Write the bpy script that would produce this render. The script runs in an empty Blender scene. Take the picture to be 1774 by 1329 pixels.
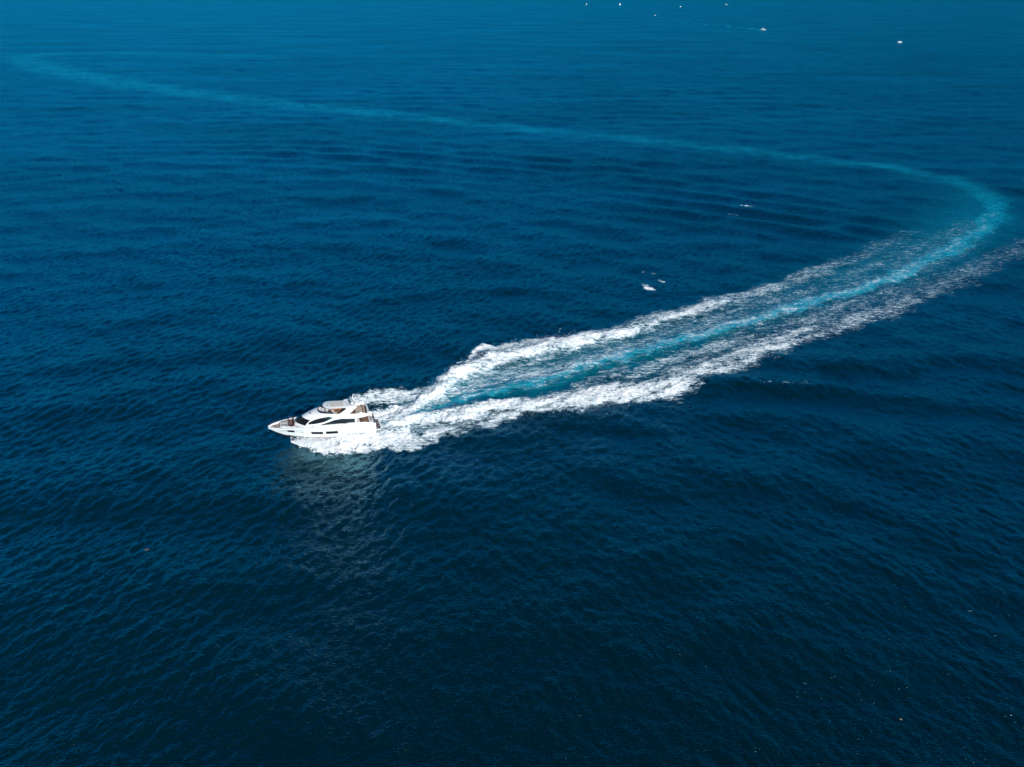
import bpy, bmesh, math, random
import numpy as np
from mathutils import Vector, Matrix, noise as mnoise
random.seed(7); RNG = np.random.default_rng(11)
S = bpy.context.scene
C = S.collection
R = math.radians

# ------------------------------------------------------------------ camera
PW, PH, PF = 1774.0, 1329.0, 1230.0           # photograph size and focal length in its pixels
PITCH = math.atan((PH/2 + 25)/PF)             # horizon lies just above the frame
CAMH = 101.6
cam = bpy.data.cameras.new('Camera'); camo = bpy.data.objects.new('Camera', cam); C.objects.link(camo)
camo.location = (0, 0, CAMH); camo.rotation_euler = (math.pi/2 - PITCH, 0, 0)
cam.sensor_width = 36; cam.lens = PF/PW*36; cam.clip_start = 1; cam.clip_end = 300000
S.camera = camo

# ------------------------------------------------------------------ sky and sun
SUN_AZ = Vector((0.54, -0.84)).normalized()   # direction towards the sun (behind the camera, to the right)
SUN_EL = R(27)
w = bpy.data.worlds.new('World'); S.world = w; w.use_nodes = True
nt = w.node_tree; nt.nodes.clear()
out = nt.nodes.new('ShaderNodeOutputWorld'); bg = nt.nodes.new('ShaderNodeBackground')
sky = nt.nodes.new('ShaderNodeTexSky'); sky.sky_type = 'NISHITA'; sky.sun_disc = False
sky.sun_elevation = SUN_EL; sky.sun_rotation = math.atan2(SUN_AZ.x, SUN_AZ.y)
sky.altitude = 100; sky.air_density = 0.8; sky.dust_density = 0.0; sky.ozone_density = 4.0
bg.inputs['Strength'].default_value = 0.095
gr = nt.nodes.new('ShaderNodeMix'); gr.data_type = 'RGBA'; gr.blend_type = 'MULTIPLY'; gr.inputs[0].default_value = 1.0
gr.inputs[7].default_value = (0.03, 0.77, 1.0, 1)       # deep, polarised blue of the photograph's sky
nt.links.new(sky.outputs[0], gr.inputs[6]); nt.links.new(gr.outputs[2], bg.inputs[0]); nt.links.new(bg.outputs[0], out.inputs[0])
sl = bpy.data.lights.new('Sun', 'SUN'); so = bpy.data.objects.new('Sun', sl); C.objects.link(so)
sl.energy = 5.0; sl.angle = R(0.53); sl.color = (1.0, 0.96, 0.90)
sd = Vector((SUN_AZ.x*math.cos(SUN_EL), SUN_AZ.y*math.cos(SUN_EL), math.sin(SUN_EL)))
so.rotation_euler = sd.to_track_quat('Z', 'Y').to_euler(); so.location = (60, -60, 150)
S.view_settings.view_transform = 'Standard'; S.view_settings.look = 'None'
S.view_settings.exposure = 0.0; S.view_settings.gamma = 1.0
S.render.engine = 'CYCLES'

# ------------------------------------------------------------------ helpers
def ground(u, v, z=0.0):
    """point of the photograph -> point on the water"""
    a = (u - PW/2)/PF; c = (PH/2 - v)/PF
    cp, sp = math.cos(PITCH), math.sin(PITCH)
    d = (a, cp + c*sp, -sp + c*cp); t = (z - CAMH)/d[2]
    return np.array((t*d[0], t*d[1]))

def tag(o, label=None, cat=None, group=None, kind=None):
    if label: o['label'] = label
    if cat: o['category'] = cat
    if group: o['group'] = group
    if kind: o['kind'] = kind
    return o

def mat(name, col, rough=0.5, metal=0.0, coat=0.0, ior=1.5, var=0.0, scale=3.0, bump=0.0):
    m = bpy.data.materials.new(name); m.use_nodes = True
    n = m.node_tree.nodes; l = m.node_tree.links; p = n['Principled BSDF']
    p.inputs['Base Color'].default_value = (*col, 1); p.inputs['Roughness'].default_value = rough
    p.inputs['Metallic'].default_value = metal; p.inputs['IOR'].default_value = ior
    p.inputs['Coat Weight'].default_value = coat; p.inputs['Coat Roughness'].default_value = 0.05
    tc = n.new('ShaderNodeTexCoord'); no = n.new('ShaderNodeTexNoise')
    no.inputs['Scale'].default_value = scale; no.inputs['Detail'].default_value = 5
    l.new(tc.outputs['Object'], no.inputs['Vector'])
    if var:
        mx = n.new('ShaderNodeMix'); mx.data_type = 'RGBA'
        mx.inputs[6].default_value = (*[c*(1-var) for c in col], 1)
        mx.inputs[7].default_value = (*[min(1, c*(1+var)) for c in col], 1)
        l.new(no.outputs['Fac'], mx.inputs[0]); l.new(mx.outputs[2], p.inputs['Base Color'])
    if bump:
        b = n.new('ShaderNodeBump'); b.inputs['Strength'].default_value = bump; b.inputs['Distance'].default_value = 0.02
        l.new(no.outputs['Fac'], b.inputs['Height']); l.new(b.outputs[0], p.inputs['Normal'])
    return m

def smooth(a, b, x):
    t = np.clip((x - a)/(b - a), 0, 1); return t*t*(3 - 2*t)

# ------------------------------------------------------------------ yacht pose
YAW = R(198.0); TRIM = R(4.5); YPOS = np.array((-34.8, 158.6))
FW = np.array((math.cos(YAW), math.sin(YAW))); PT = np.array((-math.sin(YAW), math.cos(YAW)))
def boat_ground(x, y): return YPOS + FW*x + PT*y

# ------------------------------------------------------------------ sea surface: height field
def spectrum_tile(N, L, lo, hi, wind, spread, slope_rms, seed, chop=0.0):
    """periodic random sea of wavelengths lo..hi metres on a tile of L metres"""
    rg = np.random.default_rng(seed)
    k1 = np.fft.fftfreq(N, L/N)*2*np.pi
    kx, ky = np.meshgrid(k1, k1); k = np.hypot(kx, ky); k[0, 0] = 1
    lam = 2*np.pi/k
    band = smooth(lo*0.7, lo*1.2, lam)*(1 - smooth(hi*0.8, hi*1.3, lam))
    c = (kx*wind[0] + ky*wind[1])/k
    dirw = np.clip(0.18 + 0.82*np.abs(c)**spread, 0, 1)
    amp = k**-2.0*band*dirw; amp[0, 0] = 0
    ph = rg.normal(size=(N, N)) + 1j*rg.normal(size=(N, N))
    F = amp*ph
    h = np.fft.ifft2(F).real
    sx = np.fft.ifft2(1j*kx*F).real; sy = np.fft.ifft2(1j*ky*F).real
    s = slope_rms/np.sqrt((sx**2 + sy**2).mean())
    dx = np.fft.ifft2(-1j*kx/k*F).real*s*chop; dy = np.fft.ifft2(-1j*ky/k*F).real*s*chop
    return (L, h*s, dx, dy)

def sample(tile, X, Y, arr):
    L = tile; N = arr.shape[0]
    u = (X/L % 1.0)*N; v = (Y/L % 1.0)*N
    i = np.floor(u).astype(np.int32); j = np.floor(v).astype(np.int32)
    fu = u - i; fv = v - j; i %= N; j %= N; i2 = (i+1) % N; j2 = (j+1) % N
    return (arr[j, i]*(1-fu)*(1-fv) + arr[j, i2]*fu*(1-fv) + arr[j2, i]*(1-fu)*fv + arr[j2, i2]*fu*fv)

def fbm_tile(N, beta, seed, lo=0):
    rg = np.random.default_rng(seed); k1 = np.fft.fftfreq(N)*N
    kx, ky = np.meshgrid(k1, k1); k = np.hypot(kx, ky); k[0, 0] = 1
    a = k**-beta; a[0, 0] = 0; a[k < lo] = 0
    h = np.fft.ifft2(a*(rg.normal(size=(N, N)) + 1j*rg.normal(size=(N, N)))).real
    return h/h.std()

# fan-shaped grid whose cells widen with distance
NC = 1200
tcol = np.linspace(-0.84, 0.84, NC)
vv = np.arange(0.64, -0.5445, -1/715.0)
yrow = CAMH/np.tan(PITCH + np.arctan(vv))
yrow = np.concatenate([yrow, [9000, 12500, 18000, 30000, 60000, 120000]])
NR = len(yrow)
GY = np.repeat(yrow[:, None], NC, 1); GX = tcol[None, :]*(GY + 60)
X0 = GX.ravel().copy(); Y0 = GY.ravel().copy(); NV = len(X0)

wind = np.array((0.25, 0.97)); wind /= np.linalg.norm(wind)
tA = spectrum_tile(512, 331.0, 5.0, 45.0, wind, 1.5, 0.062, 1, 0.8)
tB = spectrum_tile(512, 73.0, 0.6, 4.5, np.array((math.cos(R(37)), math.sin(R(37)))), 2.6, 0.118, 2, 0.75)
tD = spectrum_tile(512, 53.0, 0.8, 5.0, np.array((0.1, 1.0)), 1.0, 0.06, 4, 0.6)
tC = spectrum_tile(512, 67.0, 0.6, 4.5, np.array((math.cos(R(143)), math.sin(R(143)))), 2.6, 0.118, 3, 0.75)
far = Y0
fadeB = 1 - smooth(900, 4000, far); fadeA = 1 - smooth(4000, 12000, far)
ca, sa = math.cos(0.5), math.sin(0.5)
XR, YR = X0*ca - Y0*sa, X0*sa + Y0*ca
gust = sample(900.0, X0, Y0, fbm_tile(256, 1.6, 5))            # calmer and rougher patches
gust2 = sample(700.0, X0 + 200, Y0 + 90, fbm_tile(256, 1.6, 6))
lean = 0.32*np.clip(X0/(0.35*(Y0 + 60)), -1, 1)
gB = np.clip(0.95 + lean + 0.38*np.clip(gust, -2, 2), .15, 2)*fadeB
gC = np.clip(0.95 - lean + 0.38*np.clip(gust2, -2, 2), .15, 2)*fadeB
Hh = sample(tA[0], X0, Y0, tA[1])*fadeA + sample(tB[0], X0, Y0, tB[1])*gB + sample(tC[0], X0, Y0, tC[1])*gC + sample(tD[0], X0, Y0, tD[1])*fadeB
DX = sample(tA[0], X0, Y0, tA[2])*fadeA + sample(tB[0], X0, Y0, tB[2])*gB + sample(tC[0], X0, Y0, tC[2])*gC + sample(tD[0], X0, Y0, tD[2])*fadeB
DY = sample(tA[0], X0, Y0, tA[3])*fadeA + sample(tB[0], X0, Y0, tB[3])*gB + sample(tC[0], X0, Y0, tC[3])*gC + sample(tD[0], X0, Y0, tD[3])*fadeB

# ---- strokes on the water: (u, v, half width in metres, value) along a line
def stroke(pts, soft=0.5, target=None, power=1.0):
    P = np.array([ground(p[0], p[1]) if len(p) == 4 else np.array(p[4:6]) for p in pts])
    Wd = np.array([p[2] for p in pts], float); V = np.array([p[3] for p in pts], float)
    res = np.zeros(NV)
    for a in range(len(P)-1):
        A, B = P[a], P[a+1]; m = max(Wd[a], Wd[a+1]) + 1
        lo = np.minimum(A, B) - m; hi = np.maximum(A, B) + m
        idx = np.nonzero((X0 > lo[0]) & (X0 < hi[0]) & (Y0 > lo[1]) & (Y0 < hi[1]))[0]
        if not len(idx): continue
        ab = B - A; t = ((X0[idx]-A[0])*ab[0] + (Y0[idx]-A[1])*ab[1])/((ab@ab + 1e-9)); t = np.clip(t, 0, 1)
        d = np.hypot(X0[idx]-A[0]-t*ab[0], Y0[idx]-A[1]-t*ab[1])
        wd = Wd[a]*(1-t) + Wd[a+1]*t; va = V[a]*(1-t) + V[a+1]*t
        val = va*(1 - smooth(1 - soft, 1.0, d/wd))
        res[idx] = np.maximum(res[idx], val)
    return res

# warp so that the bands have ragged, scalloped outlines
wn = fbm_tile(512, 1.5, 21, 3)
near_m = 1 - smooth(420, 700, Y0)
XS, YS = X0.copy(), Y0.copy()
warp_a = sample(110.0, X0, Y0, wn)*near_m; warp_b = sample(110.0, X0 + 37, Y0 + 51, wn)*near_m
X0 = XS + warp_a*1.1; Y0 = YS + warp_b*1.1
foam = np.zeros(NV); aer = np.zeros(NV); rise = np.zeros(NV)
def F(pts, soft=0.6):
    global foam
    s = stroke(pts, soft); foam = np.maximum(foam, s); return s
# prop wash and near band
F([(652,742,2.2,1),(700,733,3.2,1.05),(760,724,3.8,1.05),(830,713,4.5,1.0),(900,701,5.5,.95),(960,694,6.5,.9),(1040,685,7.5,.88),(1120,669,8.5,.82),(1200,646,8.5,.76),
   (1300,612,8.0,.68),(1400,579,7.8,.56),(1500,548,7.8,.46),(1600,508,8.5,.34),(1700,462,10,.25),(1790,420,11,.18)], .75)
F([(930,707,3.0,.85),(1010,704,3.5,.85),(1080,694,4.0,.85),(1160,683,5,.8),(1200,664,4,.6)], .8)
F([(1150,682,3,.6),(1172,690,2.5,.6)], .8)
# trailing near bow spray
F([(600,775,4.0,1),(660,768,3.4,.95),(720,758,3.2,.82),(780,745,3.0,.78),(850,731,3.0,.75),(900,719,3.0,.75)], .7)
# far bow spray
F([(600,699,2.5,.85),(640,691,4.2,.85),(700,683,4.6,.85),(750,676,3.6,.8)], .7)
F([(690,703,2.4,.5),(740,690,3,.55)], .9)
# far ridge
F([(676,727,2.4,.95),(715,709,3.0,1.0),(745,690,3.6,1.0),(775,668,4.6,1.0),(812,644,6.0,1.0),(860,622,6.8,.96),(930,606,7.4,.9),(1000,594,7.5,.85),(1080,572,7.5,.78),(1160,549,7.0,.72),
   (1250,525,7,.56),(1330,503,7,.46),(1400,478,7,.37),(1470,451,7.5,.28),(1530,427,8,.20),(1590,400,8,.12)], .75)
F([(800,622,1.8,.9),(835,606,2.6,.9),(880,600,3.0,.8),(930,592,3.0,.6)], .8)
F([(655,752,2.2,.5),(720,742,3.2,.5),(790,732,3.2,.52),(840,724,3,.6)], .6)
F([(640,710,3,.38),(690,707,3.5,.46),(730,700,3.5,.5)], .6)
# thin streaky foam between the bands
F([(740,700,2.5,.5),(800,677,5,.5),(900,642,10,.44),(1000,620,11,.40),(1120,585,10,.37),(1250,550,9,.33),(1350,520,7,.28),(1450,490,6,.2)], .5)
F([(1000,668,4,.42),(1120,632,5,.42),(1250,598,5,.40),(1400,552,5,.38),(1500,522,5,.28),(1600,485,5,.2)], .6)
F([(800,690,3,.26),(900,668,4,.26),(1100,613,4.6,.26),(1300,556,4.8,.27),(1480,508,5,.28),(1600,460,6,.28)], .7)
F([(1250,570,16,.24),(1400,525,18,.25),(1520,480,20,.24),(1620,435,20,.2),(1690,390,16,.12)], .8)
# white crest on the churned streak
F([(800,696,1.4,.52),(900,664,2.2,.50),(1000,636,2.6,.50),(1100,608,2.8,.50),(1200,580,2.8,.50),(1300,550,2.8,.50),(1400,523,2.8,.48),(1480,502,2.6,.46),(1560,470,1.8,.44),(1640,430,1.8,.38),(1700,396,1.8,.28),(1726,368,2.5,.2)], .9)
# whitecaps
caps = [(F([(1110,494,1.2,.7),(1122,498,2.2,.85),(1135,503,1.4,.65)], .9) + F([(1105,472,.8,.5),(1110,474,.8,.45)], .9) + F([(1127,473,1.0,.55),(1133,476,.9,.5)], .9) + F([(1136,486,.9,.62),(1146,489,1.2,.62)], .9)),
        F([(1283,355,.9,.8),(1293,357,1.1,.85),(1306,354,.8,.7)], .9) + F([(1263,370,.9,.6),(1270,372,.7,.55)], .9),
        F([(965,572,.5,.6),(968,569,.5,.55)], .9) + F([(990,554,.5,.4),(992,555,.5,.4)], .9)]
F([(1310,665,.4,.55),(1345,663,.5,.6),(1400,662,.4,.5)], .9)
# turquoise aerated water
def A_(pts, soft=0.8):
    global aer
    s = stroke(pts, soft); aer = np.maximum(aer, s); return s
A_([(668,733,2.0,.7),(740,711,3,.9),(800,696,3.4,.95),(900,666,3.9,1.0),(1000,638,4.3,1.0),(1100,610,4.6,1.02),(1200,583,4.8,1.05),(1300,553,4.8,1.05),(1400,526,5.0,1.05),(1480,505,5.4,1.05),(1560,474,6.2,1.0),(1640,433,7.2,.95),
   (1700,400,8.5,.9),(1726,372,10,.78),(1718,347,12,.62),(1690,328,16,0.385),(1640,308,17,0.340),(1560,293,17,0.296),(1450,279,17,0.274),(1300,263,18,0.266),(1100,241,20,0.259),(900,223,23,0.266),(700,201,28,0.282),(500,181,32,0.296),
   (350,164,39,0.311),(200,143,46,0.319),(100,122,48,0.311),(45,105,48,0.296),(35,97,41,0.282),(80,94,41,0.252),(200,92,46,0.192),(350,95,53,0.148),(440,97,53,0.148),(480,101,46,0.060)], .9)
A_([(400,100,40,.10),(440,97,45,.12),(470,98,40,.05)], 1.0)
far_wake = A_([(1180,39,14,.25),(1260,46,14,.5),(1305,50,13,.8),(1319,52,12,1.0)], 1.0)
trail_only = aer.copy()
# broad pale halo of bubbles in the fresh wake
A_([(1250,560,22,.18),(1450,495,28,.27),(1600,440,33,.34),(1690,380,35,.34),(1690,340,28,.2),(1600,305,22,.06)], 1.0)
A_([(700,715,9,.35),(800,680,14,.42),(950,645,17,.42),(1100,610,19,.34),(1300,550,19,.22),(1500,490,16,.12)], .9)
# ---- height of the wake
def H_(pts, soft=1.0): return stroke(pts, soft)
rise += H_([(655,741,2.5,.3),(720,726,4,.9),(800,714,5,1.0),(900,702,6,.9),(1040,688,7,.8),(1200,650,7,.5),(1400,582,7,.3),(1600,508,7,.15)])
rise += H_([(690,718,3,.4),(745,688,4.5,1.3),(790,655,6,1.7),(850,620,7,1.4),(950,602,7,1.0),(1100,568,7,.7),(1300,512,6,.4),(1500,440,6,.15)])
rise += H_([(800,697,4,.2),(1000,640,5,.5),(1200,584,6,.55),(1400,527,6,.5),(1600,458,6,.4),(1700,400,6,.2)])
rise -= H_([(640,712,5,.7),(690,706,5,.7),(730,700,4,.2)])
rise -= H_([(660,752,3,.5),(720,742,3.4,.6),(780,733,3,.4)])
rise -= H_([(800,668,6,.3),(950,628,7,.5),(1150,575,7,.4),(1400,505,6,.2)])
rise -= H_([(1240,690,10,.35),(1330,682,12,.55),(1460,690,12,.4)])
rise += H_([(1150,672,9,.4),(1310,662,10,.65),(1480,668,11,.5),(1640,690,10,.2)])
rise -= H_([(1440,655,9,.2),(1560,646,10,.5),(1700,640,10,.5),(1774,650,9,.4)])
rise += H_([(1330,640,8,.2),(1500,628,9,.45),(1640,618,10,.5),(1774,622,9,.4)])
X0, Y0 = XS, YS

def packet(c, a, b, lam, amp, ru, rv):
    """train of ship waves: crest line through photo points a-b, wavelength lam, centred on c"""
    A, B, Cc = ground(*a), ground(*b), ground(*c)
    t = (B - A)/np.linalg.norm(B - A); n = np.array((-t[1], t[0]))
    p = (X0-Cc[0])*t[0] + (Y0-Cc[1])*t[1]; q = (X0-Cc[0])*n[0] + (Y0-Cc[1])*n[1]
    q2 = q + 0.0009*p*p
    e = np.exp(-(p/ru)**2 - (q/rv)**2)
    return amp*e*np.cos(2*np.pi*q2/lam + 0.8*np.sin(p/37.0))
Hh += packet((1330,368), (1200,345), (1460,378), 19.0, .40, 85, 60)
Hh += packet((1230,335), (1100,318), (1400,350), 21.0, .32, 130, 45)
Hh += packet((640,272), (400,258), (950,292), 22.0, .45, 170, 52)
Hh += packet((1500,680), (1300,665), (1600,690), 19.0, .30, 70, 34)
Hh += packet((980,440), (800,425), (1150,470), 22.0, .16, 120, 60)

# foam lumps
lump = sample(41.0, XR, YR, fbm_tile(512, 1.15, 31, 4)); lump2 = sample(17.0, XS, YS, fbm_tile(512, 1.0, 33, 5))
fm = np.clip(foam, 0, 1.1)
calm = 1 - 0.5*smooth(.1, .6, np.maximum(fm, 0))
Hh = Hh*calm + rise + fm**1.5*(0.10*lump + 0.05*lump2)

# spray sheets thrown sideways by the bow, in the yacht's own frame
bx = (XS - YPOS[0])*FW[0] + (YS - YPOS[1])*FW[1]; by = (XS - YPOS[0])*PT[0] + (YS - YPOS[1])*PT[1]
def sheet(side):
    # thrown highest and widest just aft of the stem
    global foam, Hh, aer
    yy = by*side
    s = 23.0 - bx                                     # metres aft of where the stem cuts the water
    s0 = np.clip(s, 0.0, 60)
    inner = np.where(s < 9, 0.2 + 2.5*np.sqrt(s0/9.0), 2.7)
    outer = inner + 0.3 + (5.6 + 1.0*(side > 0))*smooth(-1, 8, s0) + (0.5*warp_a + .75*lump + .5*lump2)*smooth(0, 3, s0)
    on = (s > -0.2) & (s < 30)
    lat = (yy - inner)/(outer - inner)
    dens = smooth(1.08, .8, lat)*smooth(-.9, -.25, lat)*on*smooth(0, 2.2, s)
    fadeaft = 1 - smooth(16, 24, s)*0.55*smooth(.35, -.2, lat)
    foam = np.maximum(foam, dens*1.15*fadeaft)
    crest = np.exp(-((lat - .12)/.55)**2)*smooth(0, 4, s)*(1 - smooth(11, 27, s))
    Hh = Hh + on*crest*(1.15 + .16*lump + .08*lump2)
sheet(1); sheet(-1)
# hollow under the hull
hull_m = smooth(3.0, 2.2, np.abs(by))*smooth(22, 19, bx)*smooth(-3, 0.5, bx)
Hh = Hh*(1 - hull_m) - 0.5*hull_m
c30, s30 = math.cos(R(29)), math.sin(R(29))
XF, YF = X0*c30 + Y0*s30, -X0*s30 + Y0*c30
streak = sample(60.0, XF/5.0, YF, fbm_tile(512, 1.3, 41, 5))
stk = smooth(-3, 25, -bx)
foam = foam*(1 + stk*np.clip(.24*streak, -.5, .45)*(foam > .02))
brk = sample(260.0, XR, YR, fbm_tile(512, 1.1, 44, 3))
aer = aer*(1 + stk*np.clip(.08*streak, -.2, .2))*(1 + .42*np.clip(brk, -2, 2)*smooth(380, 480, Y0))
foam = np.clip(foam, 0, 1.15)

XD, YD = X0 + DX*(1 - .6*np.clip(fm, 0, 1)), Y0 + DY*(1 - .6*np.clip(fm, 0, 1))
verts = np.stack([XD, YD, Hh], 1)
ii = np.arange(NV).reshape(NR, NC)
quads = np.stack([ii[:-1, :-1], ii[:-1, 1:], ii[1:, 1:], ii[1:, :-1]], -1).reshape(-1, 4)
# vertex normals of the whole field, so the pieces cut from it meet without a seam
G = verts.reshape(NR, NC, 3)
du = np.gradient(G, axis=1); dv = np.gradient(G, axis=0)
NRM = np.cross(du, dv); NRM /= np.linalg.norm(NRM, axis=2, keepdims=True)
NRM = NRM.reshape(-1, 3)

# ------------------------------------------------------------------ sea material
def sea_material():
    m = bpy.data.materials.new('sea_water'); m.use_nodes = True
    n = m.node_tree.nodes; l = m.node_tree.links; n.clear()
    def N(t, **k):
        o = n.new(t)
        for a, b in k.items(): setattr(o, a, b)
        return o
    def M(op, a, b=None, c=None, clamp=False):
        o = N('ShaderNodeMath', operation=op, use_clamp=clamp)
        for i, x in enumerate((a, b, c)):
            if x is None: continue
            if isinstance(x, (int, float)): o.inputs[i].default_value = x
            else: l.new(x, o.inputs[i])
        return o.outputs[0]
    def noise(vec, scale, detail, rough, dist=0.0):
        o = N('ShaderNodeTexNoise'); l.new(vec, o.inputs['Vector'])
        o.inputs['Scale'].default_value = scale; o.inputs['Detail'].default_value = detail
        o.inputs['Roughness'].default_value = rough; o.inputs['Distortion'].default_value = dist
        return o.outputs['Fac']
    def mapping(rot, sc):
        o = N('ShaderNodeMapping'); l.new(tc.outputs['Object'], o.inputs['Vector'])
        o.inputs['Rotation'].default_value = (0, 0, rot); o.inputs['Scale'].default_value = sc
        return o.outputs[0]
    def maprange(v, a, b, c, d, kind='SMOOTHSTEP'):
        o = N('ShaderNodeMapRange', interpolation_type=kind)
        l.new(v, o.inputs[0])
        for i, x in enumerate((a, b, c, d)): o.inputs[i+1].default_value = x
        return o.outputs[0]
    tc = N('ShaderNodeTexCoord')
    af = N('ShaderNodeAttribute', attribute_name='foam').outputs['Fac']
    aa = N('ShaderNodeAttribute', attribute_name='aer').outputs['Fac']
    along = mapping(R(-30), (0.55, 1.25, 1)); feath = mapping(R(-4), (0.42, 1.35, 1)); wav = mapping(R(38), (0.55, 1.5, 1)); wav2 = mapping(R(4), (0.6, 1.3, 1)); wav3 = mapping(R(-42), (0.55, 1.5, 1))
    # foam pattern: torn lace
    n1 = noise(feath, 0.70, 9, 0.70, 0.8); n2 = noise(feath, 2.6, 6, 0.72, 0.5)
    rid = M('SUBTRACT', 1.0, M('ABSOLUTE', M('MULTIPLY_ADD', noise(feath, 0.95, 5, 0.6, 1.1), 2.0, -1.0)))
    pat = M('ADD', M('MULTIPLY', n1, 0.62), M('ADD', M('MULTIPLY', n2, 0.33), M('MULTIPLY', M('POWER', rid, 4.0), 0.22)))
    q = M('ADD', af, M('MULTIPLY', M('SUBTRACT', pat, 0.60), 3.2))
    cover = maprange(q, 0.30, 1.0, 0, 1)
    gate = maprange(af, 0.02, 0.15, 0, 1)
    cover = M('MULTIPLY', cover, gate, clamp=True)
    aern = M('MULTIPLY', aa, maprange(noise(along, 0.55, 8, 0.72, 0.8), 0.30, 0.72, 0.55, 1.45, 'LINEAR'), clamp=True)
    # water bodies
    big = noise(tc.outputs['Object'], 0.006, 3, 0.5)
    deep = N('ShaderNodeMix', data_type='RGBA'); l.new(big, deep.inputs[0])
    deep.inputs[6].default_value = (0.0, 0.0100, 0.0165, 1); deep.inputs[7].default_value = (0.0, 0.0145, 0.0190, 1)
    body = N('ShaderNodeMix', data_type='RGBA'); l.new(aern, body.inputs[0])
    l.new(deep.outputs[2], body.inputs[6]); body.inputs[7].default_value = (0.006, 0.35, 0.44, 1)
    # ripples
    def ridged(vec, sc, det, dist):
        return M('SUBTRACT', 1.0, M('ABSOLUTE', M('MULTIPLY_ADD', noise(vec, sc, det, 0.55, dist), 2.0, -1.0)))
    h = M('ADD', M('MULTIPLY', ridged(wav, 1.5, 2, 0.5), 0.09),
          M('ADD', M('MULTIPLY', ridged(wav2, 1.9, 1, 0.5), 0.025), M('ADD', M('MULTIPLY', ridged(wav3, 1.7, 2, 0.5), 0.08), M('MULTIPLY', noise(wav2, 0.33, 2, 0.5), 0.25))))
    bw = N('ShaderNodeBump'); bw.inputs['Strength'].default_value = 1.0; bw.inputs['Distance'].default_value = 1.0
    l.new(h, bw.inputs['Height'])
    bf = N('ShaderNodeBump'); bf.inputs['Strength'].default_value = 0.8; bf.inputs['Distance'].default_value = 0.55
    l.new(pat, bf.inputs['Height'])
    dif = N('ShaderNodeBsdfDiffuse'); l.new(body.outputs[2], dif.inputs['Color']); l.new(bw.outputs[0], dif.inputs['Normal'])
    glo = N('ShaderNodeBsdfGlossy', distribution='BECKMANN'); glo.inputs['Color'].default_value = (0.40, 0.84, 1.0, 1); glo.inputs['Roughness'].default_value = 0.25
    l.new(bw.outputs[0], glo.inputs['Normal'])
    lw = N('ShaderNodeLayerWeight'); lw.inputs['Blend'].default_value = 0.5; l.new(bw.outputs[0], lw.inputs['Normal'])
    fres = M('MINIMUM', M('MULTIPLY_ADD', M('POWER', lw.outputs['Facing'], 2.9), 1.25, 0.02), 0.41)
    patch = maprange(noise(mapping(R(5), (0.35, 1.0, 1)), 0.012, 6, 0.62, 0.3), 0.3, 0.7, 0.78, 1.14, 'LINEAR')
    fres = M('MULTIPLY', fres, patch)
    wat = N('ShaderNodeMixShader'); l.new(fres, wat.inputs[0]); l.new(dif.outputs[0], wat.inputs[1]); l.new(glo.outputs[0], wat.inputs[2])
    fcol = N('ShaderNodeMix', data_type='RGBA'); l.new(maprange(q, 0.5, 1.35, 0, 1), fcol.inputs[0])
    fcol.inputs[6].default_value = (0.36, 0.50, 0.57, 1); fcol.inputs[7].default_value = (0.87, 0.88, 0.88, 1)
    fo = N('ShaderNodeBsdfDiffuse'); l.new(fcol.outputs[2], fo.inputs['Color']); fo.inputs['Roughness'].default_value = 1
    l.new(bf.outputs[0], fo.inputs['Normal'])
    mix = N('ShaderNodeMixShader'); l.new(cover, mix.inputs[0]); l.new(wat.outputs[0], mix.inputs[1]); l.new(fo.outputs[0], mix.inputs[2])
    o = N('ShaderNodeOutputMaterial'); l.new(mix.outputs[0], o.inputs[0])
    return m
MSEA = sea_material()

def cut(name, face_mask):
    q = quads[face_mask]
    used, inv = np.unique(q, return_inverse=True); q = inv.reshape(-1, 4)
    me = bpy.data.meshes.new(name); nv, nf = len(used), len(q)
    me.vertices.add(nv); me.vertices.foreach_set('co', verts[used].astype(np.float32).ravel())
    me.loops.add(nf*4); me.loops.foreach_set('vertex_index', q.astype(np.int32).ravel())
    me.polygons.add(nf); me.polygons.foreach_set('loop_start', np.arange(0, nf*4, 4, dtype=np.int32))
    me.update(calc_edges=True)
    me.polygons.foreach_set('use_smooth', np.ones(nf, bool))
    for nm, arr in (('foam', foam), ('aer', aer)):
        a = me.attributes.new(nm, 'FLOAT', 'POINT'); a.data.foreach_set('value', arr[used].astype(np.float32))
    me.normals_split_custom_set_from_vertices(NRM[used].astype(np.float32))
    me.materials.append(MSEA)
    o = bpy.data.objects.new(name, me); C.objects.link(o); return o

fmax = foam[quads].max(1); amax = aer[quads].max(1); cy = Y0[quads].mean(1); cx = X0[quads].mean(1)
bend = ground(1722, 372)
capm = [c[quads].max(1) > 0.03 for c in caps]
anycap = capm[0] | capm[1] | capm[2]
lone = (cy < 400) & (fmax > 0.03)
m_wake = ((fmax > 0.03) | (amax > 0.30)) & ~anycap & (cy < bend[1] + 12)
m_far = far_wake[quads].max(1) > 0.01
m_trail = (amax > 0.015) & ~m_wake & ~anycap & ~m_far
m_sea = ~(m_wake | m_trail | anycap | m_far)
tag(cut('boat_wake', m_far), 'thin pale wake line drawn by the far white motor boat', 'wake', kind='stuff')
sea = tag(cut('sea', m_sea), kind='structure')
wake = tag(cut('wake_foam', m_wake), 'churned white foam and turquoise wash trailing behind the motor yacht', 'wake', kind='stuff')
trail = tag(cut('old_wake_trail', m_trail), 'long pale blue trail of old wake curving back across the far water', 'wake trail', kind='stuff')
for nm, mk in zip(('white foam patch beyond the wake, nearest the middle of the picture', 'thin whitecap streak in the far ripples left of the wake bend',
                   'tiny fleck of foam just above the start of the far foam band'), capm):
    if mk.any(): tag(cut('whitecap', mk), nm, 'whitecap', kind='stuff')
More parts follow.
